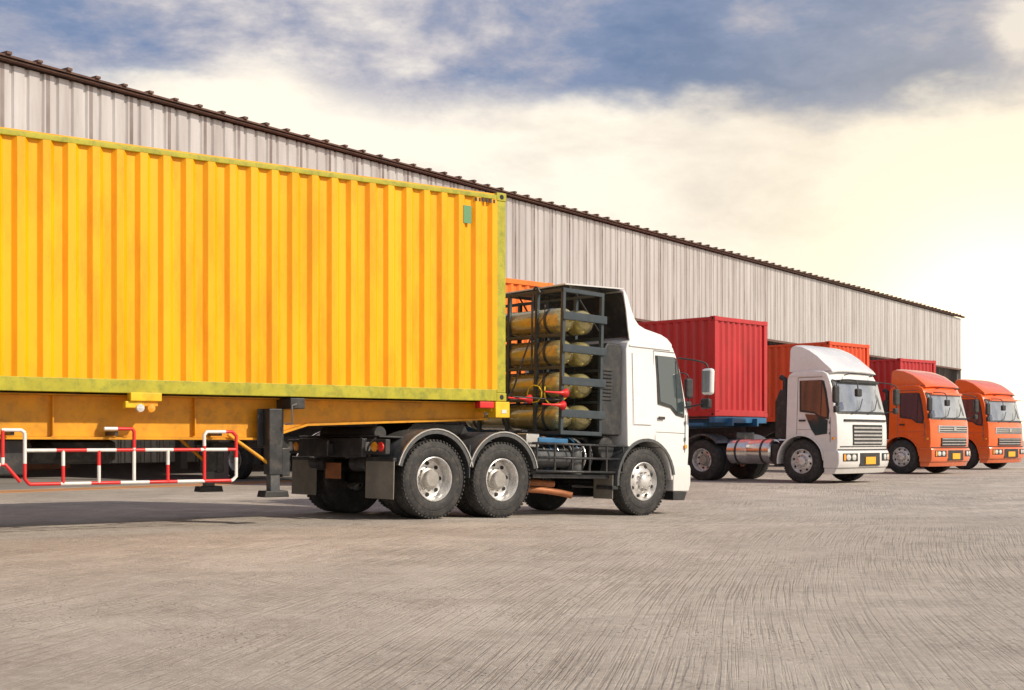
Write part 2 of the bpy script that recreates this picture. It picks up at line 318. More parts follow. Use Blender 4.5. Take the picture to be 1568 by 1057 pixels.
# ------------------------------------------------------------------ main tractor
TH=R(48); P0=Vector((-1.033,17.36,0)); D=Vector((math.sin(TH),math.cos(TH),0)); LF=Vector((-math.cos(TH),math.sin(TH),0))
DIP=.12; A=4.155
trk=empty('tractor_truck',P0,R(90)-TH,math.atan(DIP/A))
def t(px):
    k=(px-784)/2000; return (k*17.36+1.033)/(math.sin(TH)-math.cos(TH)*k)
tractor_base(trk,[0,1.206],A,-.85)
cab(trk,A,WHT,'main',GLS)
for i,ax in enumerate((0,1.206)):
    for nm,(y0,y1) in (('r',(-.02,.64)),('l',(W+.02,W-.64))):
        arch(trk,'rear_fender_%s%d'%(nm,i+1),ax,.55,.645,y0,y1,14,166,FND,.02,.06)
        arch(trk,'fender_trim_%s%d'%(nm,i+1),ax,.55,.655,y0-.012 if nm=='r' else y0+.012,y0+.02 if nm=='r' else y0-.02,14,166,ALU,.012,.016)
for nm,(y0,y1) in (('r',(.0,.62)),('l',(W-.62,W))):
    box(trk,'mudflap_'+nm,-.69,-.675,y0,y1,.26,.76,FLP,.004)
    box(trk,'mudflap_bracket_'+nm,-.70,-.64,y0,y1,.75,.80,CHS,.01)
    box(trk,'mudflap_mid_'+nm,.59,.605,y0,y1,.55,1.0,FND,.004)
box(trk,'rear_crossmember',-.88,-.80,.45,W-.45,.80,1.05,CHS,.01)
boxes(trk,'tow_hitch',[(-.98,-.88,1.1,1.32,.84,.98),(-1.02,-.98,1.05,1.37,.80,1.02)],CHS,.01)
for nm,y in (('r',.04),('l',W-.52)):
    box(trk,'tail_lamp_panel_'+nm,-.80,-.72,y,y+.48,.84,1.04,BLK,.015)
    for k,(mm) in enumerate((RLN,AMB,CLN)): lathe(trk,'tail_lamp_%s%d'%(nm,k+1),[(.065,0),(.06,-.02),(.0005,-.03)],(-.80,y+.09+.145*k,.94),'x',mm,20)
box(trk,'rear_flap_plate',-.66,-.645,1.25,1.62,.50,.72,COP,.004)
for y in (.62,1.6): cyl(trk,'air_tank',(-.62,y,.72),.11,.35,'y',CHS)
cyl(trk,'tail_air_tank',(-.55,.5,1.12),.10,1.3,'y',BLK)
box(trk,'tail_deck',-.75,.0,.25,W-.25,1.06,1.09,CHS,.01)
for k,y in enumerate((.3,.62,1.0,1.5,1.9)): tube(trk,'tail_hose_%d'%k,[(-.76,y,1.06),(-.84,y+.05,.98),(-.82,y+.12,.86),(-.72,y+.2,.82)],.015,BLK,poly=False)
prism(trk,'fifth_wheel',[(.05,1.16),(.25,1.30),(1.15,1.30),(1.25,1.16)],W/2-.42,W/2+.42,CHS,.01)
box(trk,'deck_plate',-.0,2.1,.9,1.5,1.06,1.09,CHS,.004)
for y in (.75,1.45): box(trk,'fifth_wheel_mount',.3,1.0,y,y+.2,1.02,1.18,CHS,.01)
rx0,rx1=t(858),t(921); rz0,rz1=1.20,3.34
posts=[]
for x in (rx0,rx1-.05):
    for y in (.03,.58,1.2,1.85,W-.08): posts.append((x,x+.055,y,y+.055,rz0,rz1))
RM=[]; CZ=[1.47+.475*j for j in range(4)]
for x in (rx0,rx1-.05): 
    for z in (rz0,rz1-.05,1.685,2.16,2.635): RM.append((x+.005,x+.05,.035,W-.035,z,z+.045))
for y in (.028,W-.08):
    for z in (rz0,rz1-.06): RM.append((rx0,rx1,y,y+.05,z,z+.06))
boxes(trk,'rack_posts',posts,RACK,.006); boxes(trk,'rack_beams',RM,RACK,.005)
boxes(trk,'rack_side_slats',[(rx0-.02,rx1+.04,-.005,.02,z-.02,z+.10) for z in CZ],RACK,.01)
cols=[rx0+.21,rx0+.62]
for j in range(4):
    for i,x in enumerate(cols):
        z=CZ[j]; r=.185
        lathe(trk,'gas_cylinder_%d_%d'%(j+1,i+1),[(.0005,.04),(.035,.04),(.04,.09),(.09,.11),(.15,.16),(.18,.22),(r,.30),(r,W-.30),(.15,W-.16),(.04,W-.09),(.0005,W-.06)],(x,0,z),'y',CYL,32)
        for y in (.42,1.3,2.0): lathe(trk,'strap_%d_%d'%(j+1,i+1),[(r+.001,y),(r+.008,y),(r+.008,y+.05),(r+.001,y+.05)],(x,0,z),'y',RACK,32)
for j in range(4): tube(trk,'gas_pipe_%d'%j,[(rx0-.02,.5,1.26+.47*j),(rx0-.06,.52,1.4+.47*j),(rx0-.04,.35,1.55+.47*j),(rx0-.02,.4,1.7+.47*j)],.008,CHS,poly=False)
tube(trk,'air_hose_1',[(rx0-.05,.62,2.7),(rx0-.22,.7,2.2),(rx0-.3,.75,1.8),(rx0-.6,.9,1.45),(.9,1.1,1.35)],.013,CHS,poly=False)
tube(trk,'air_hose_2',[(rx0-.03,.5,3.3),(rx0-.08,.55,3.45),(rx0-.05,.65,3.2),(rx0-.05,.62,2.2)],.016,CHS,poly=False)
tube(trk,'yellow_coil',[(rx0-.05,.55+.16*math.cos(q*.7),1.80+.13*math.sin(q*.7)) for q in range(9)],.010,HOS,cyclic=True)
tube(trk,'yellow_hose',[(rx0-.03,.35,1.9),(rx0-.1,.3,1.7),(rx0-.05,.1,1.6),(rx0+.1,.02,1.75)],.010,HOS,poly=False)
for i,(x,y,z) in enumerate(((rx0-.20,-.02,1.80),(rx0-.25,-.02,1.62),(rx0-.62,.30,1.70))):
    lathe(trk,'horn_%d'%(i+1),[(.012,-.18),(.014,.0),(.022,.12),(.04,.2),(.07,.24),(.068,.245),(.02,.14),(.0005,.1)],(x,y,z),'x',RRP,24)
tube(trk,'horn_rod',[(rx0-.7,.3,1.72),(rx0,.02,1.7)],.01,CHS)
ix=t(924); ixe=A-.46
prism(trk,'air_intake_housing',[(ix+.02,1.22),(ix,2.45),(ix+.12,2.62),(ixe-.02,2.62),(ixe-.02,1.22)],.10,.52,BLK,.03)
boxes(trk,'intake_louvres',[(ix-.012,ix+.22,.075,.3,1.75+.055*k,1.785+.055*k) for k in range(9)],CHS,.004)
for k in range(8): lathe(trk,'intake_bellows_%d'%k,[(.10,0),(.125,.02),(.10,.04)],(ix+.13,.25,1.18+.04*k),'z',BLK,20)
cyl(trk,'air_filter',(ix+.16,.12,1.02),.17,.36,'y',CHS)
box(trk,'cab_back_wall_panel',A-.47,A-.425,.55,W-.2,1.2,2.4,CHS,.02)
sx0,sx1=t(822),t(956)
for z in (1.06,.86,.66): tube(trk,'side_rail_%d'%int(z*100),[(sx0,.40,z),(sx0,.03,z),(sx1-.02,.03,z),(sx1-.02,.4,z)],.020,CHS)
for i in range(6):
    x=sx0+(sx1-sx0-.02)*i/5; tube(trk,'side_upright_%d'%i,[(x,.03,1.06),(x,.03,.66)],.016,CHS)
cyl(trk,'air_reservoir',(sx0+.06,.26,.86),.15,.72,'x',FND); cyl(trk,'filter_can',(sx0+.95,.22,.62),.11,.4,'z',FND)
box(trk,'battery_box',sx0+.1,sx0+.7,.10,.5,1.05,1.15,BLU,.02); box(trk,'valve_block',sx0-.12,sx0+.14,.12,.34,1.0,1.2,ALU,.02)
box(trk,'equipment_tray',sx0,sx1,.10,.75,.56,.62,CHS,.01)
box(trk,'engine_block',A-1.0,A+.4,.85,1.55,.55,1.15,CHS,.04)
box(trk,'transmission',A-1.8,A-1.0,.98,1.45,.55,.95,CHS,.04)
tube(trk,'exhaust_pipe',[(sx0-.2,.65,.40),(sx0+.15,.35,.40),(sx0+.6,.2,.36),(sx0+.75,.05,.31)],.05,COP,poly=False)
tube(trk,'exhaust_pipe_upper',[(sx0-.1,.55,.50),(sx0+.3,.5,.50),(sx0+.7,.4,.47)],.05,COP,poly=False)
box(trk,'front_mudflap',A-.72,A-.705,.02,.42,.26,.62,FLP,.004)
for i in range(9):
    x=sx0+.05+.14*i; tube(trk,'engine_hose_%d'%i,[(x,.6,1.1),(x+.05*((-1)**i),.4,1.2),(x+.1,.2,1.05),(x+.06,.12,.8),(x+.12,.3,.66)],.014+.006*(i%2),(CHS,FND,BLU,ALU)[i%4],poly=False)
# ------------------------------------------------------------------ containers
def container(name,loc,rz,L,H,m,rail,sm=True):
    p=empty(name,loc,rz); Wd=2.438
    z0,z1=.16,H-.09
    corr(p,'side_panel_r',L-.3,z0,z1,.050,.2765,m,'x',(-.15,.006),-1,(.30,.18,.34,.18))
    corr(p,'side_panel_l',L-.3,z0,z1,-.050,.2765,m,'x',(-.15,Wd-.006),-1,(.30,.18,.34,.18))
    corr(p,'front_panel',Wd-.2,z0,z1,.045,.25,m,'y',(-.02,.1),1)
    corr(p,'rear_doors',Wd-.2,z0,z1,-.03,.30,m,'y',(-L+.03,.1),1)
    box(p,'roof',-L+.05,-.05,.04,Wd-.04,H-.03,H-.015,m,0); box(p,'floor',-L+.05,-.05,.06,Wd-.06,.10,.15,BLK,0)
    boxes(p,'floor_crossmembers',[(-.4-.45*i-.05,-.4-.45*i,.05,Wd-.05,.02,.099) for i in range(int((L-.6)/.45))],CHS)
    for s,y in (('r',0),('l',Wd-.06)):
        box(p,'top_rail_'+s,-L+.16,-.16,y,y+.06,H-.10,H-.035,rail,.008)
        box(p,'bottom_rail_'+s,-L+.16,-.16,y+.0,y+.06,.005,.165,rail,.008)
    for s,x in (('f',-.06),('b',-L)):
        box(p,'end_top_rail_'+s,x,x+.06,.16,Wd-.16,H-.12,H-.01,rail,.008); box(p,'end_sill_'+s,x,x+.06,.16,Wd-.16,.01,.17,rail,.008)
    i=0
    for x in (-.16,-L):
        for y in (0,Wd-.16):
            i+=1; box(p,'corner_post_%d'%i,x+.004,x+.156,y+.004,y+.156,.118,H-.118,rail,.012)
            for z in (0,H-.118):
                box(p,'corner_casting',x-.004,x+.164,y-.004,y+.164,z,z+.118,rail,.012)
                lathe(p,'casting_hole',[(.0005,0),(.035,0)],(x+.08,y-.0045 if y==0 else y+.1645,z+.058),'y',DRK,16,False)
    return p
TC=R(54.1); C0=Vector((-.08,18.18,0)); rzc=R(90)-TC
yc=container('shipping_container',(C0.x,C0.y,1.585),rzc,12.19,2.896,YEL,YRAIL)
def cx(px):
    s=140.7-30.7*px/775; return -(18.18-2000/s)/math.cos(TC)
box(yc,'marking_patch',cx(721),cx(709),-.004,.010,2.42,2.66,GRN,0)
boxes(yc,'hazard_decal',[(-.52+.06*i,-.49+.06*i,-.001,.011,2.74,2.79) for i in range(6)],BLK)
# ------------------------------------------------------------------ trailer
tr=empty('container_trailer',C0,rzc)
for nm,y in (('r',.40),('l',1.90)):
    prism(tr,'main_beam_'+nm,[(-12.1,1.10),(-12.1,1.56),(-.1,1.56),(-.1,1.36),(-2.9,1.26),(-3.5,1.08)],y,y+.02,TRY,.004)
    prism(tr,'beam_flange_'+nm,[(-12.1,1.07),(-12.1,1.099),(-3.5,1.079),(-2.9,1.259),(-.1,1.359),(-.1,1.33),(-2.9,1.23),(-3.5,1.05)],y-.08,y+.10,TRY,.003)
    boxes(tr,'beam_top_flange_'+nm,[(-12.1,-.1,y-.08,y+.10,1.561,1.58)],TRY)
    boxes(tr,'beam_stiffeners_'+nm,[(-x-.015,-x,y-.07,y-.002,1.101,1.559) for x in (4.4,6.1,7.8,9.5)],TRY)
boxes(tr,'crossmembers',[(-x-.08,-x,.43,1.89,1.36,1.5) for x in (1.0,2.2,3.4,4.6,5.8,7.0,8.2,9.4,10.6,11.8)],TRY,.005)
for i,x in enumerate((-.22,-3.3,-5.2,-8.6,-12.0)):
    boxes(tr,'bolster_%d'%(i+1),[(x,x+.2,.0 if i else .05,2.44 if i else 2.39,1.44,1.575)],TRYB if i==0 else BLK if i==1 else TRY,.01)
box(tr,'twistlock_bracket_front',-.20,.04,-.03,.16,1.36,1.58,TRYB,.01)
box(tr,'twistlock_bracket_front_arm',-.45,-.21,-.01,.12,1.49,1.58,RRP,.01)
box(tr,'reflector_front',-.10,-.02,-.036,-.031,1.42,1.47,CLN,0)
box(tr,'kingpin_plate',-1.9,-.3,.5,1.95,1.31,1.335,TRY,.004)
bx0,bx1=cx(197),cx(245)
box(tr,'lamp_box',bx0,bx1,-.035,.10,1.50,1.60,TRYB,.01); box(tr,'lamp_box_arm',bx0-.05,bx0+.18,.0,.1,1.42,1.50,TRYB,.01)
for k in (0,1): lathe(tr,'side_lamp_%d'%k,[(.05,0),(.045,-.03),(.0005,-.04)],(bx0+.12+.13*k,-.0,1.42),'y',(CLN,AMB)[k],16)
lx=cx(427)
for nm,y in (('r',.10),('l',2.12)):
    box(tr,'landing_leg_upper_'+nm,lx-.09,lx+.09,y,y+.17,.62,1.44,CHS,.01)
    box(tr,'leg_mount_plate_'+nm,lx-.17,lx+.19,y+.172,y+.19,.98,1.44,CHS,.01)
    box(tr,'landing_leg_inner_'+nm,lx-.065,lx+.065,y+.02,y+.15,.40,.64,FND,.01)
    prism(tr,'landing_foot_'+nm,[(lx-.17,.34),(lx-.15,.42),(lx+.15,.42),(lx+.17,.34)],y-.03,y+.20,BLK,.01)
    box(tr,'leg_gearbox_'+nm,lx+.092,lx+.2,y+.02,y+.14,.60,.95,CHS,.01)
    tube(tr,'leg_brace_'+nm,[(lx-.05,y+.08,.75),(lx-.55,y+.2 if nm=='r' else y-.1,1.12)],.022,TRY)
box(tr,'leg_cross_brace',lx-.03,lx+.03,.2,2.2,.95,1.02,CHS,.005)
tube(tr,'leg_crank',[(lx+.1,.04,1.25),(lx+.16,-.02,1.25),(lx+.16,-.02,1.48),(lx+.22,-.03,1.5)],.014,STL)
lathe(tr,'spare_tyre',[(.3,0),(.44,-.02),(.52,.03),(.53,.14),(.52,.24),(.44,.28),(.3,.26)],(cx(170),1.5,.78),'z',TYR,40)
box(tr,'spare_carrier',cx(170)-.5,cx(170)+.5,1.2,1.8,1.05,1.068,CHS,.01)
cyl(tr,'trailer_air_tank',(cx(90),1.2,.9),.13,.8,'x',CHS); box(tr,'tool_box',cx(10)-.1,cx(10)+.35,.5,1.2,.65,1.06,CHS,.02)
for ax in (-9.0,-10.3,-11.6):
    for side in 'RL':
        y0=0 if side=='R' else W; wheel(tr,'trailer_wheel_%s'%side.lower(),ax,y0,side); wheel(tr,'trailer_wheel_inner_%s'%side.lower(),ax,y0+(.32 if side=='R' else -.32),side)
    cyl(tr,'trailer_axle',(ax,.3,.53),.08,W-.6,'y',CHS)
def stripe(pts,r=.021,seg=.34,ph=0,name='guard_rail'):
    acc=0; k=ph; cur=[Vector(pts[0])]
    for a,b in zip(pts,pts[1:]):
        a=Vector(a); b=Vector(b); L=(b-a).length; d=(b-a)/L; pos=0
        while L-pos>1e-6:
            st=min(seg-acc,L-pos); pos+=st; acc+=st; cur.append(a+d*pos)
            if seg-acc<1e-6: tube(tr,name,[tuple(q) for q in cur],r,(RRP,WRP)[k%2]); k+=1; acc=0; cur=[cur[-1]]
    if len(cur)>1: tube(tr,name,[tuple(q) for q in cur],r,(RRP,WRP)[k%2])
gy=.05; g0,g1=cx(38),cx(363); zt,zb,zl=.935,.56,1.15
stripe([(g0,gy,zt),(g1,gy,zt)],ph=1); stripe([(g0+.05,gy,zb),(g1-.05,gy,zb)],ph=0)
stripe([(g0,gy,1.13),(g0,gy,zb+.06),(g0+.05,gy,zb)],ph=1)
stripe([(cx(314),gy,zb),(cx(314),gy,zl-.04),(cx(318),gy,zl),(g1-.05,gy,zl),(g1,gy,zl-.05),(g1,gy,zb+.05),(g1-.05,gy,zb)],ph=0,seg=.42)
stripe([(cx(206),gy,zb),(cx(206),gy,zl),(cx(203),gy,zl+.03),(cx(160),gy,zl+.03)],ph=1,seg=.4)
for i,q in enumerate((97,152,258)): stripe([(cx(q),gy,zb),(cx(q),gy,zt)],ph=i,seg=.2)
stripe([(g0,gy,1.13),(g0-.04,gy,1.16),(cx(2),gy,1.16)],ph=1)
stripe([(g0-.05,gy,zb+.03),(cx(8),gy,.78),(cx(8)-.9,gy,.78)],ph=0,seg=.3); stripe([(cx(4),gy,1.16),(cx(4),gy,.78)],ph=0,seg=.3)
for q in (180,340,20): box(tr,'guard_hanger',cx(q)-.02,cx(q)+.02,gy+.022,.40,1.10,1.15,CHS,.004)
# ------------------------------------------------------------------ parked trucks
def parked(name,wx,wy,ang,paint,style,glass,cont,H=2.59,cz=1.66):
    p=empty(name,(wx,wy,0),R(ang))
    tractor_base(p,[-2.95],0,-3.8)
    cab(p,0,paint,style,glass)
    for s,(y0,y1) in (('r',(-.02,.64)),('l',(W+.02,W-.64))): arch(p,'rear_fender_'+s,-2.95,.55,.66,y0,y1,40,155,FND)
    for s,y in (('r',.0),('l',W-.64)):
        lathe(p,'fuel_tank_'+s,[(.0005,0),(.26,0),(.31,.04),(.31,.60),(.302,.62),(.31,.64),(.31,1.28),(.26,1.32),(.0005,1.32)],(-2.22,y+.32,.76),'x',ALU,36)
        for x in (-1.95,-1.2): lathe(p,'tank_strap_'+s,[(.312,0),(.322,0),(.322,.05),(.312,.05)],(x,y+.32,.76),'x',CHS,36)
    box(p,'battery_box',-.86,-.66,.06,.5,.45,.95,BLK,.02)
    prism(p,'rear_cab_housing',[(-.80,1.1),(-.80,2.0),(-.66,2.3),(-.47,2.3),(-.47,1.1)],.10,.5,BLK,.03)
    tube(p,'snorkel',[(-.62,.3,1.9),(-.62,.3,2.55),(-.75,.3,2.62)],.07,BLK)
    box(p,'fifth_wheel',-3.5,-2.4,W/2-.42,W/2+.42,1.06,1.25,CHS,.02)
    for s,y in (('r',.6),('l',1.75)):
        prism(p,'trailer_beam_'+s,[(-14.6,1.15),(-14.6,1.62),(-2.4,1.62),(-2.4,1.42),(-5.0,1.36),(-5.6,1.12)],y,y+.07,BLU if style=='white' else CHS,.005)
    boxes(p,'trailer_bolsters',[(x,x+.18,.02,W,1.5,cz-.006) for x in (-2.72,-5.5,-9,-14.6)],BLU if style=='white' else CHS,.01)
    boxes(p,'trailer_deck_parts',[(-4.1,-2.9,.02,.2,1.42,1.50),(-4.0,-3.8,.0,.3,1.28,1.42)],BLU if style=='white' else CHS,.01)
    for s,y in (('r',.15),('l',2.1)): box(p,'landing_leg_'+s,-6.1,-5.93,y,y+.16,.35,1.5,CHS,.01)
    for ax in (-11.8,-13.1):
        for side in 'RL': wheel(p,'trailer_wheel_'+side.lower(),ax,0 if side=='R' else W,side,seg=28)
    a=R(ang); f=Vector((math.cos(a),math.sin(a),0)); q=Vector((wx,wy,cz))+f*(-2.52)
    container('shipping_container',q,a,12.19,H,cont,cont)
    return p
def gp(px,gy): Y=2100/(gy-674); return ((px-784)/2000*Y,Y)
x,y=gp(1226,740); parked('semi_truck',x,y,-44,WHT,'white',SCR,RED)
x,y=gp(1379,726); parked('semi_truck',x,y,-46,ORG,'orange',SCR,ORC)
x,y=gp(1474,719); parked('semi_truck',x,y,-49,ORG,'orange',SCR,RED,2.5,1.6)
parked('semi_truck',1.0,26.2,-45,ORG,'orange',SCR,ORC2,2.896,1.72)
# ------------------------------------------------------------------ warehouse
TW=R(34.7); wh=empty('warehouse',(-10.66,27.2,0),R(90)-TW)
m=bpy.data.materials.new('shed_cladding'); nt,b=nodes(m); N=nt.nodes; L=nt.links
tc=N.new('ShaderNodeTexCoord'); sp=N.new('ShaderNodeSeparateXYZ'); L.new(tc.outputs['Object'],sp.inputs[0])
mp=N.new('ShaderNodeMapping'); mp.inputs['Scale'].default_value=(1.0,1,.10); L.new(tc.outputs['Object'],mp.inputs[0])
n1=N.new('ShaderNodeTexNoise'); n1.inputs['Scale'].default_value=1.6; n1.inputs['Detail'].default_value=9; n1.inputs['Roughness'].default_value=.65; L.new(mp.outputs[0],n1.inputs['Vector'])
cr=N.new('ShaderNodeValToRGB'); e=cr.color_ramp.elements; e[0].position=.28; e[0].color=(.40,.35,.34,1); e[1].position=.62; e[1].color=(.66,.635,.63,1); k=e.new(.46); k.color=(.55,.52,.51,1); L.new(n1.outputs['Fac'],cr.inputs[0])
def mth(op,a,bv=None,c=None):
    q=N.new('ShaderNodeMath'); q.operation=op
    for i,v in enumerate((a,bv,c)):
        if v is None: continue
        if isinstance(v,(int,float)): q.inputs[i].default_value=v
        else: L.new(v,q.inputs[i])
    return q.outputs[0]
fr=mth('FRACT',mth('DIVIDE',sp.outputs[0],1.11)); ln=mth('LESS_THAN',fr,.09)
n2=N.new('ShaderNodeTexNoise'); n2.inputs['Scale'].default_value=.9; n2.inputs['Detail'].default_value=6; L.new(tc.outputs['Object'],n2.inputs['Vector'])
amt=mth('MULTIPLY',ln,mth('MULTIPLY',n2.outputs['Fac'],1.4))
mx=N.new('ShaderNodeMix'); mx.data_type='RGBA'; L.new(amt,mx.inputs[0]); L.new(cr.outputs[0],mx.inputs[6]); mx.inputs[7].default_value=(.17,.115,.10,1)
L.new(mx.outputs[2],b.inputs['Base Color']); b.inputs['Roughness'].default_value=.34; b.inputs['Metallic'].default_value=.5
CLAD=m
X0,X1=-40,69.8; DP=24; ZB=5.65; ZT=8.92
corr(wh,'front_cladding',X1-X0,ZB,ZT,.05,.37,CLAD,'x',(X0,0),1,(.68,.1,.12,.1))
corr(wh,'end_cladding',DP,0.0,ZT,.05,.37,CLAD,'y',(X1,0),1,(.68,.1,.12,.1))
corr(wh,'back_cladding',X1-X0,0,ZT,.05,.37,CLAD,'x',(X0,DP),1,(.68,.1,.12,.1))
plate(wh,'roof_sheet',[(X0-.5,-.25,9.0),(X1+.3,-.25,9.0),(X1+.3,DP/2,10.6),(X0-.5,DP/2,10.6)],.04,RUST)
plate(wh,'roof_sheet_back',[(X0-.5,DP/2,10.6),(X1+.3,DP/2,10.6),(X1+.3,DP+.25,9.0),(X0-.5,DP+.25,9.0)],.04,RUST)
plate(wh,'gable',[(X1,0,ZT),(X1,DP,ZT),(X1,DP/2,10.55)],.02,CLAD)
box(wh,'eave_trim',X0-.4,X1+.25,-.20,-.04,8.95,8.985,RUST,.005)
boxes(wh,'roof_sheet_ribs',[(X0+.74*i,X0+.74*i+.12,-.30,.3,9.045,9.085+.02*random.random()) for i in range(int((X1-X0)/.74))],RUST)
box(wh,'lower_edge_trim',X0,X1,-.06,.08,ZB-.10,ZB-.003,RUST,.005)
boxes(wh,'columns',[(X0+1+9.05*i,X0+1.3+9.05*i,.2,.5,0,ZT) for i in range(13)],STL)
boxes(wh,'inner_columns',[(X0+1+9.05*i,X0+1.3+9.05*i,12,12.3,0,10.2) for i in range(13)],STL)
boxes(wh,'girts',[(X0,X1,.1,.2,z,z+.12) for z in (6.2,7.4,8.5)],STL)
boxes(wh,'rafters',[(X0+1+9.05*i,X0+1.3+9.05*i,.3,DP,8.2,8.6) for i in range(13)],STL)
box(wh,'floor_slab',X0,X1,.0,DP,-.2,.012,CONC,0)
cols_=[(.25,.12,.06),(.12,.13,.15),(.3,.25,.18)]
for i in range(8):
    mm=mat('goods_wrap_%d'%i,cols_[i%3],.6); x=X0+12+12*i; boxes(wh,'stacked_goods_%d'%i,[(x+1.3*j,x+1.3*j+1.2,15+.3*(j%2),16.2,.015+1.25*kk,1.2+1.25*kk) for j in range(4) for kk in range(2+(i+j)%2)],mm,.02)
# ------------------------------------------------------------------ ground
g=bpy.data.materials.new('yard_concrete'); nt,b=nodes(g); N=nt.nodes; L=nt.links
tc=N.new('ShaderNodeTexCoord'); O=tc.outputs['Object']
def noise(vec,s,d=6,r=.6,dist=0):
    q=N.new('ShaderNodeTexNoise'); q.inputs['Scale'].default_value=s; q.inputs['Detail'].default_value=d; q.inputs['Roughness'].default_value=r; q.inputs['Distortion'].default_value=dist; L.new(vec,q.inputs['Vector']); return q.outputs['Fac']
def mr(v,a,bb,c,d):
    q=N.new('ShaderNodeMapRange'); q.inputs[1].default_value=a; q.inputs[2].default_value=bb; q.inputs[3].default_value=c; q.inputs[4].default_value=d; L.new(v,q.inputs[0]); return q.outputs[0]
def mixc(f,a,bb,bt='MIX'):
    q=N.new('ShaderNodeMix'); q.data_type='RGBA'; q.blend_type=bt
    if isinstance(f,(int,float)): q.inputs[0].default_value=f
    else: L.new(f,q.inputs[0])
    for i,v in ((6,a),(7,bb)):
        if isinstance(v,tuple): q.inputs[i].default_value=(*v,1)
        else: L.new(v,q.inputs[i])
    return q.outputs[2]
def grooves(rot,s,dist,asp=.018):
    w=N.new('ShaderNodeTexNoise'); w.inputs['Scale'].default_value=.10; w.inputs['Detail'].default_value=0; L.new(O,w.inputs['Vector'])
    ad=N.new('ShaderNodeVectorMath'); ad.operation='MULTIPLY_ADD'; L.new(w.outputs['Color'],ad.inputs[0]); ad.inputs[1].default_value=(dist,dist,0); L.new(O,ad.inputs[2])
    mp=N.new('ShaderNodeMapping'); mp.inputs['Rotation'].default_value=(0,0,R(rot)); L.new(ad.outputs[0],mp.inputs[0])
    mp2=N.new('ShaderNodeMapping'); mp2.inputs['Scale'].default_value=(s,s*asp,1); L.new(mp.outputs[0],mp2.inputs[0])
    return noise(mp2.outputs[0],1,3,.6)
big=noise(O,.16,6,.65,.6); mid=noise(O,1.1,9,.72); fine=noise(O,11,9,.78); gr=noise(O,75,4,.7)
c=mixc(mr(big,.36,.62,0,1),(.43,.385,.335),(.66,.60,.525))
c=mixc(mr(mid,.42,.64,0,.75),c,(.33,.29,.25))
c=mixc(mr(fine,.48,.68,0,.7),c,(.72,.665,.59))
g1_=grooves(14,48,1.2,.014); g2_=grooves(-36,52,1.0,.016)
msk=mr(noise(O,.30,5,.65),.38,.58,.15,1); msk2=mr(noise(O,.22,5,.65,1),.52,.64,0,1)
ga=mth('MULTIPLY',mr(g1_,.50,.60,0,1),msk); gb=mth('MULTIPLY',mr(g2_,.53,.62,0,.8),msk2)
gg=mth('MAXIMUM',ga,gb)
gx=mth('MULTIPLY',gg,mr(gr,.35,.6,.3,1))
c=mixc(mth('MULTIPLY',gx,.62),c,(.21,.175,.145))
v=N.new('ShaderNodeTexVoronoi'); v.inputs['Scale'].default_value=22; L.new(O,v.inputs['Vector'])
pit=mth('MULTIPLY',mr(v.outputs['Distance'],.10,.28,1,0),mr(noise(O,.8,4,.6),.44,.58,0,1))
c=mixc(mth('MULTIPLY',pit,.75),c,(.15,.12,.10))
crk=N.new('ShaderNodeTexVoronoi'); crk.feature='DISTANCE_TO_EDGE'; crk.inputs['Scale'].default_value=2.0
wv=N.new('ShaderNodeVectorMath'); wv.operation='MULTIPLY_ADD'; nq=N.new('ShaderNodeTexNoise'); nq.inputs['Scale'].default_value=3; nq.inputs['Detail'].default_value=6; L.new(O,nq.inputs['Vector']); L.new(nq.outputs['Color'],wv.inputs[0]); wv.inputs[1].default_value=(.6,.6,0); L.new(O,wv.inputs[2]); L.new(wv.outputs[0],crk.inputs['Vector'])
ck=mth('MULTIPLY',mr(crk.outputs['Distance'],.0,.016,1,0),mr(noise(O,.5,4,.6),.52,.60,0,1))
c=mixc(mth('MULTIPLY',ck,.55),c,(.14,.115,.10))
c=mixc(mr(gr,.3,.75,0,.50),c,(.33,.285,.245))
L.new(c,b.inputs['Base Color']); b.inputs['Roughness'].default_value=.74; b.inputs['Specular IOR Level'].default_value=.45
h=mth('ADD',mth('MULTIPLY',gg,-.8),mth('ADD',mth('MULTIPLY',gr,.7),mth('ADD',mth('MULTIPLY',pit,-1.0),mth('MULTIPLY',fine,2.2))))
bp=N.new('ShaderNodeBump'); bp.inputs['Strength'].default_value=.85; bp.inputs['Distance'].default_value=.016; L.new(h,bp.inputs['Height']); L.new(bp.outputs[0],b.inputs['Normal'])
def ss(q): q=max(0,min(1,q)); return q*q*(3-2*q)
def gz(x,y):
    q=Vector((x,y,0))-P0; u=q.dot(D); w=q.dot(LF)
    f=max(0,min(1,u/A)) if u<A+2 else 1-ss((u-A-2)/7)
    gg=1-ss((-1.2-w)/4.5) if w<-1.2 else 1-ss((w-3.6)/3)
    return -DIP*f*gg
xs=[-1500,-600,-250,-120,-60,-30,-18]+[-14+.5*i for i in range(61)]+[20,30,60,120,250,600,1500]
ys=[-400,-150,-60,-20,-5,2,5,8]+[10+.5*i for i in range(45)]+[36,45,60,90,150,300,700,1800]
bm=bmesh.new(); V=[[bm.verts.new((x,y,gz(x,y))) for x in xs] for y in ys]
for j in range(len(ys)-1):
    for i in range(len(xs)-1): bm.faces.new((V[j][i],V[j][i+1],V[j+1][i+1],V[j+1][i]))
obj(None,'ground',bm,g,0,True)
APR=mat('apron_paint',(.55,.27,.12),.8,0,.25,(.30,.25,.22),.8,1.2)
bm=bmesh.new(); addbox(bm,-40,20,-1.3,-.2,-.02,.008)
ap=obj(None,'painted_ground_line',bm,APR); ap.location=(-10.66,27.2,0); ap.rotation_euler=(0,0,R(90)-TW)
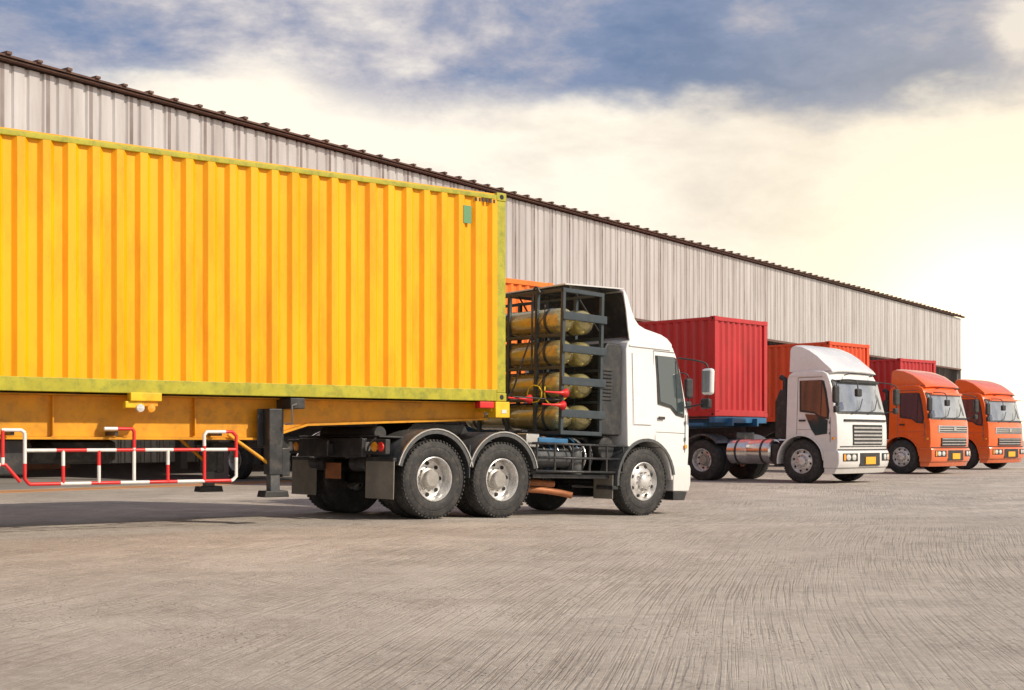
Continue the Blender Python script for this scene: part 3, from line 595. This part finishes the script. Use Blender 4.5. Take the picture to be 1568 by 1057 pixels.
# ------------------------------------------------------------------ world
w=bpy.data.worlds.new('World'); sc.world=w; w.use_nodes=True; nt=w.node_tree; N=nt.nodes; L=nt.links
bg=N['Background']; bg.inputs['Strength'].default_value=.1
sunaz=R(66); el=R(37)   # sun azimuth: to the right of straight-behind the camera
S=Vector((math.sin(sunaz)*math.cos(el),-math.cos(sunaz)*math.cos(el),math.sin(el)))
sky=N.new('ShaderNodeTexSky'); sky.sky_type='NISHITA'; sky.sun_disc=False; sky.sun_elevation=el; sky.sun_rotation=math.atan2(S.x,S.y)
sky.dust_density=2
tc=N.new('ShaderNodeTexCoord'); nm=N.new('ShaderNodeVectorMath'); nm.operation='NORMALIZE'; L.new(tc.outputs['Generated'],nm.inputs[0]); O=nm.outputs[0]
sp=N.new('ShaderNodeSeparateXYZ'); L.new(O,sp.inputs[0])
def lobe(px,py,pw):
    gd=Vector(((px-784)/2000,1,(674-py)/2000)).normalized()
    dp=N.new('ShaderNodeVectorMath'); dp.operation='DOT_PRODUCT'; L.new(O,dp.inputs[0]); dp.inputs[1].default_value=gd
    return mth('POWER',mth('MAXIMUM',dp.outputs['Value'],0),pw)
mp=N.new('ShaderNodeMapping'); mp.inputs['Scale'].default_value=(1,1,2.2); mp.inputs['Location'].default_value=(.35,.1,.2); L.new(O,mp.inputs[0]); Q=mp.outputs[0]
na=noise(Q,8,9,.55,.1); nb=noise(Q,8,10,.6,.15); nc=noise(Q,5,8,.6,.2)
# dark cloud band hangs over the right-hand half, its underside a little lower to the right
e=mth('ADD',sp.outputs[2],mth('MULTIPLY',mth('SUBTRACT',na,.5),.10))
e=mth('ADD',e,mth('MULTIPLY',lobe(1300,120,120),.022)); e=mth('ADD',e,mth('MULTIPLY',lobe(420,120,900),-.02))
mh=N.new('ShaderNodeMapRange'); mh.interpolation_type='SMOOTHSTEP'; mh.inputs[1].default_value=.236; mh.inputs[2].default_value=.270; L.new(e,mh.inputs[0]); mh=mh.outputs[0]
cv=mth('ADD',mth('MULTIPLY',mth('SUBTRACT',nb,.5),.95),.5)
cv=mth('ADD',cv,.02)
cv=mth('ADD',cv,mth('MULTIPLY',lobe(1560,40,3500),.34)); cv=mth('ADD',cv,mth('MULTIPLY',lobe(380,120,1500),.16)); cv=mth('ADD',cv,mth('MULTIPLY',lobe(1050,90,160),-.15)); cv=mth('ADD',cv,mth('MULTIPLY',lobe(1400,120,200),-.08))
cr=N.new('ShaderNodeValToRGB'); el_=cr.color_ramp.elements; el_[0].position=.34; el_[0].color=(1.5,2.3,4.0,1); el_[1].position=.70; el_[1].color=(9.2,8.5,7.8,1)
k=el_.new(.45); k.color=(2.3,3.0,4.7,1); k=el_.new(.53); k.color=(3.9,4.1,5.2,1); k=el_.new(.61); k.color=(6.3,6.0,6.3,1)
L.new(cv,cr.inputs[0])
cr2=N.new('ShaderNodeValToRGB'); el_=cr2.color_ramp.elements; el_[0].position=.30; el_[0].color=(8.8,7.9,6.9,1); el_[1].position=.50; el_[1].color=(11.8,10.7,9.0,1)
L.new(nc,cr2.inputs[0])
cl=mixc(mh,cr2.outputs[0],cr.outputs[0])
fin=mixc(.92,sky.outputs[0],cl)
# sun glow painted into the sky low on the right, warm around its core
fin=mixc(mth('MULTIPLY',lobe(1560,520,45),.55),fin,(10.6,8.6,5.2))
glc=mixc(1.0,fin,mixc(lobe(1545,565,260),(0,0,0),(16,13,8)),'ADD')
L.new(glc,bg.inputs['Color'])
# ------------------------------------------------------------------ sun, camera
sl=bpy.data.lights.new('sun','SUN'); sl.energy=4.4; sl.angle=R(1.5); sl.color=(1,.88,.71); so=bpy.data.objects.new('sun',sl); sc.collection.objects.link(so)
so.rotation_euler=S.to_track_quat('Z','Y').to_euler()
cd=bpy.data.cameras.new('camera'); co=bpy.data.objects.new('camera',cd); sc.collection.objects.link(co); co.location=(0,0,1.05); co.rotation_euler=(R(90),0,0)
cd.sensor_width=36; cd.lens=36*2000/1568; cd.shift_y=(674-528.5)/1568; cd.clip_end=5000
sc.camera=co
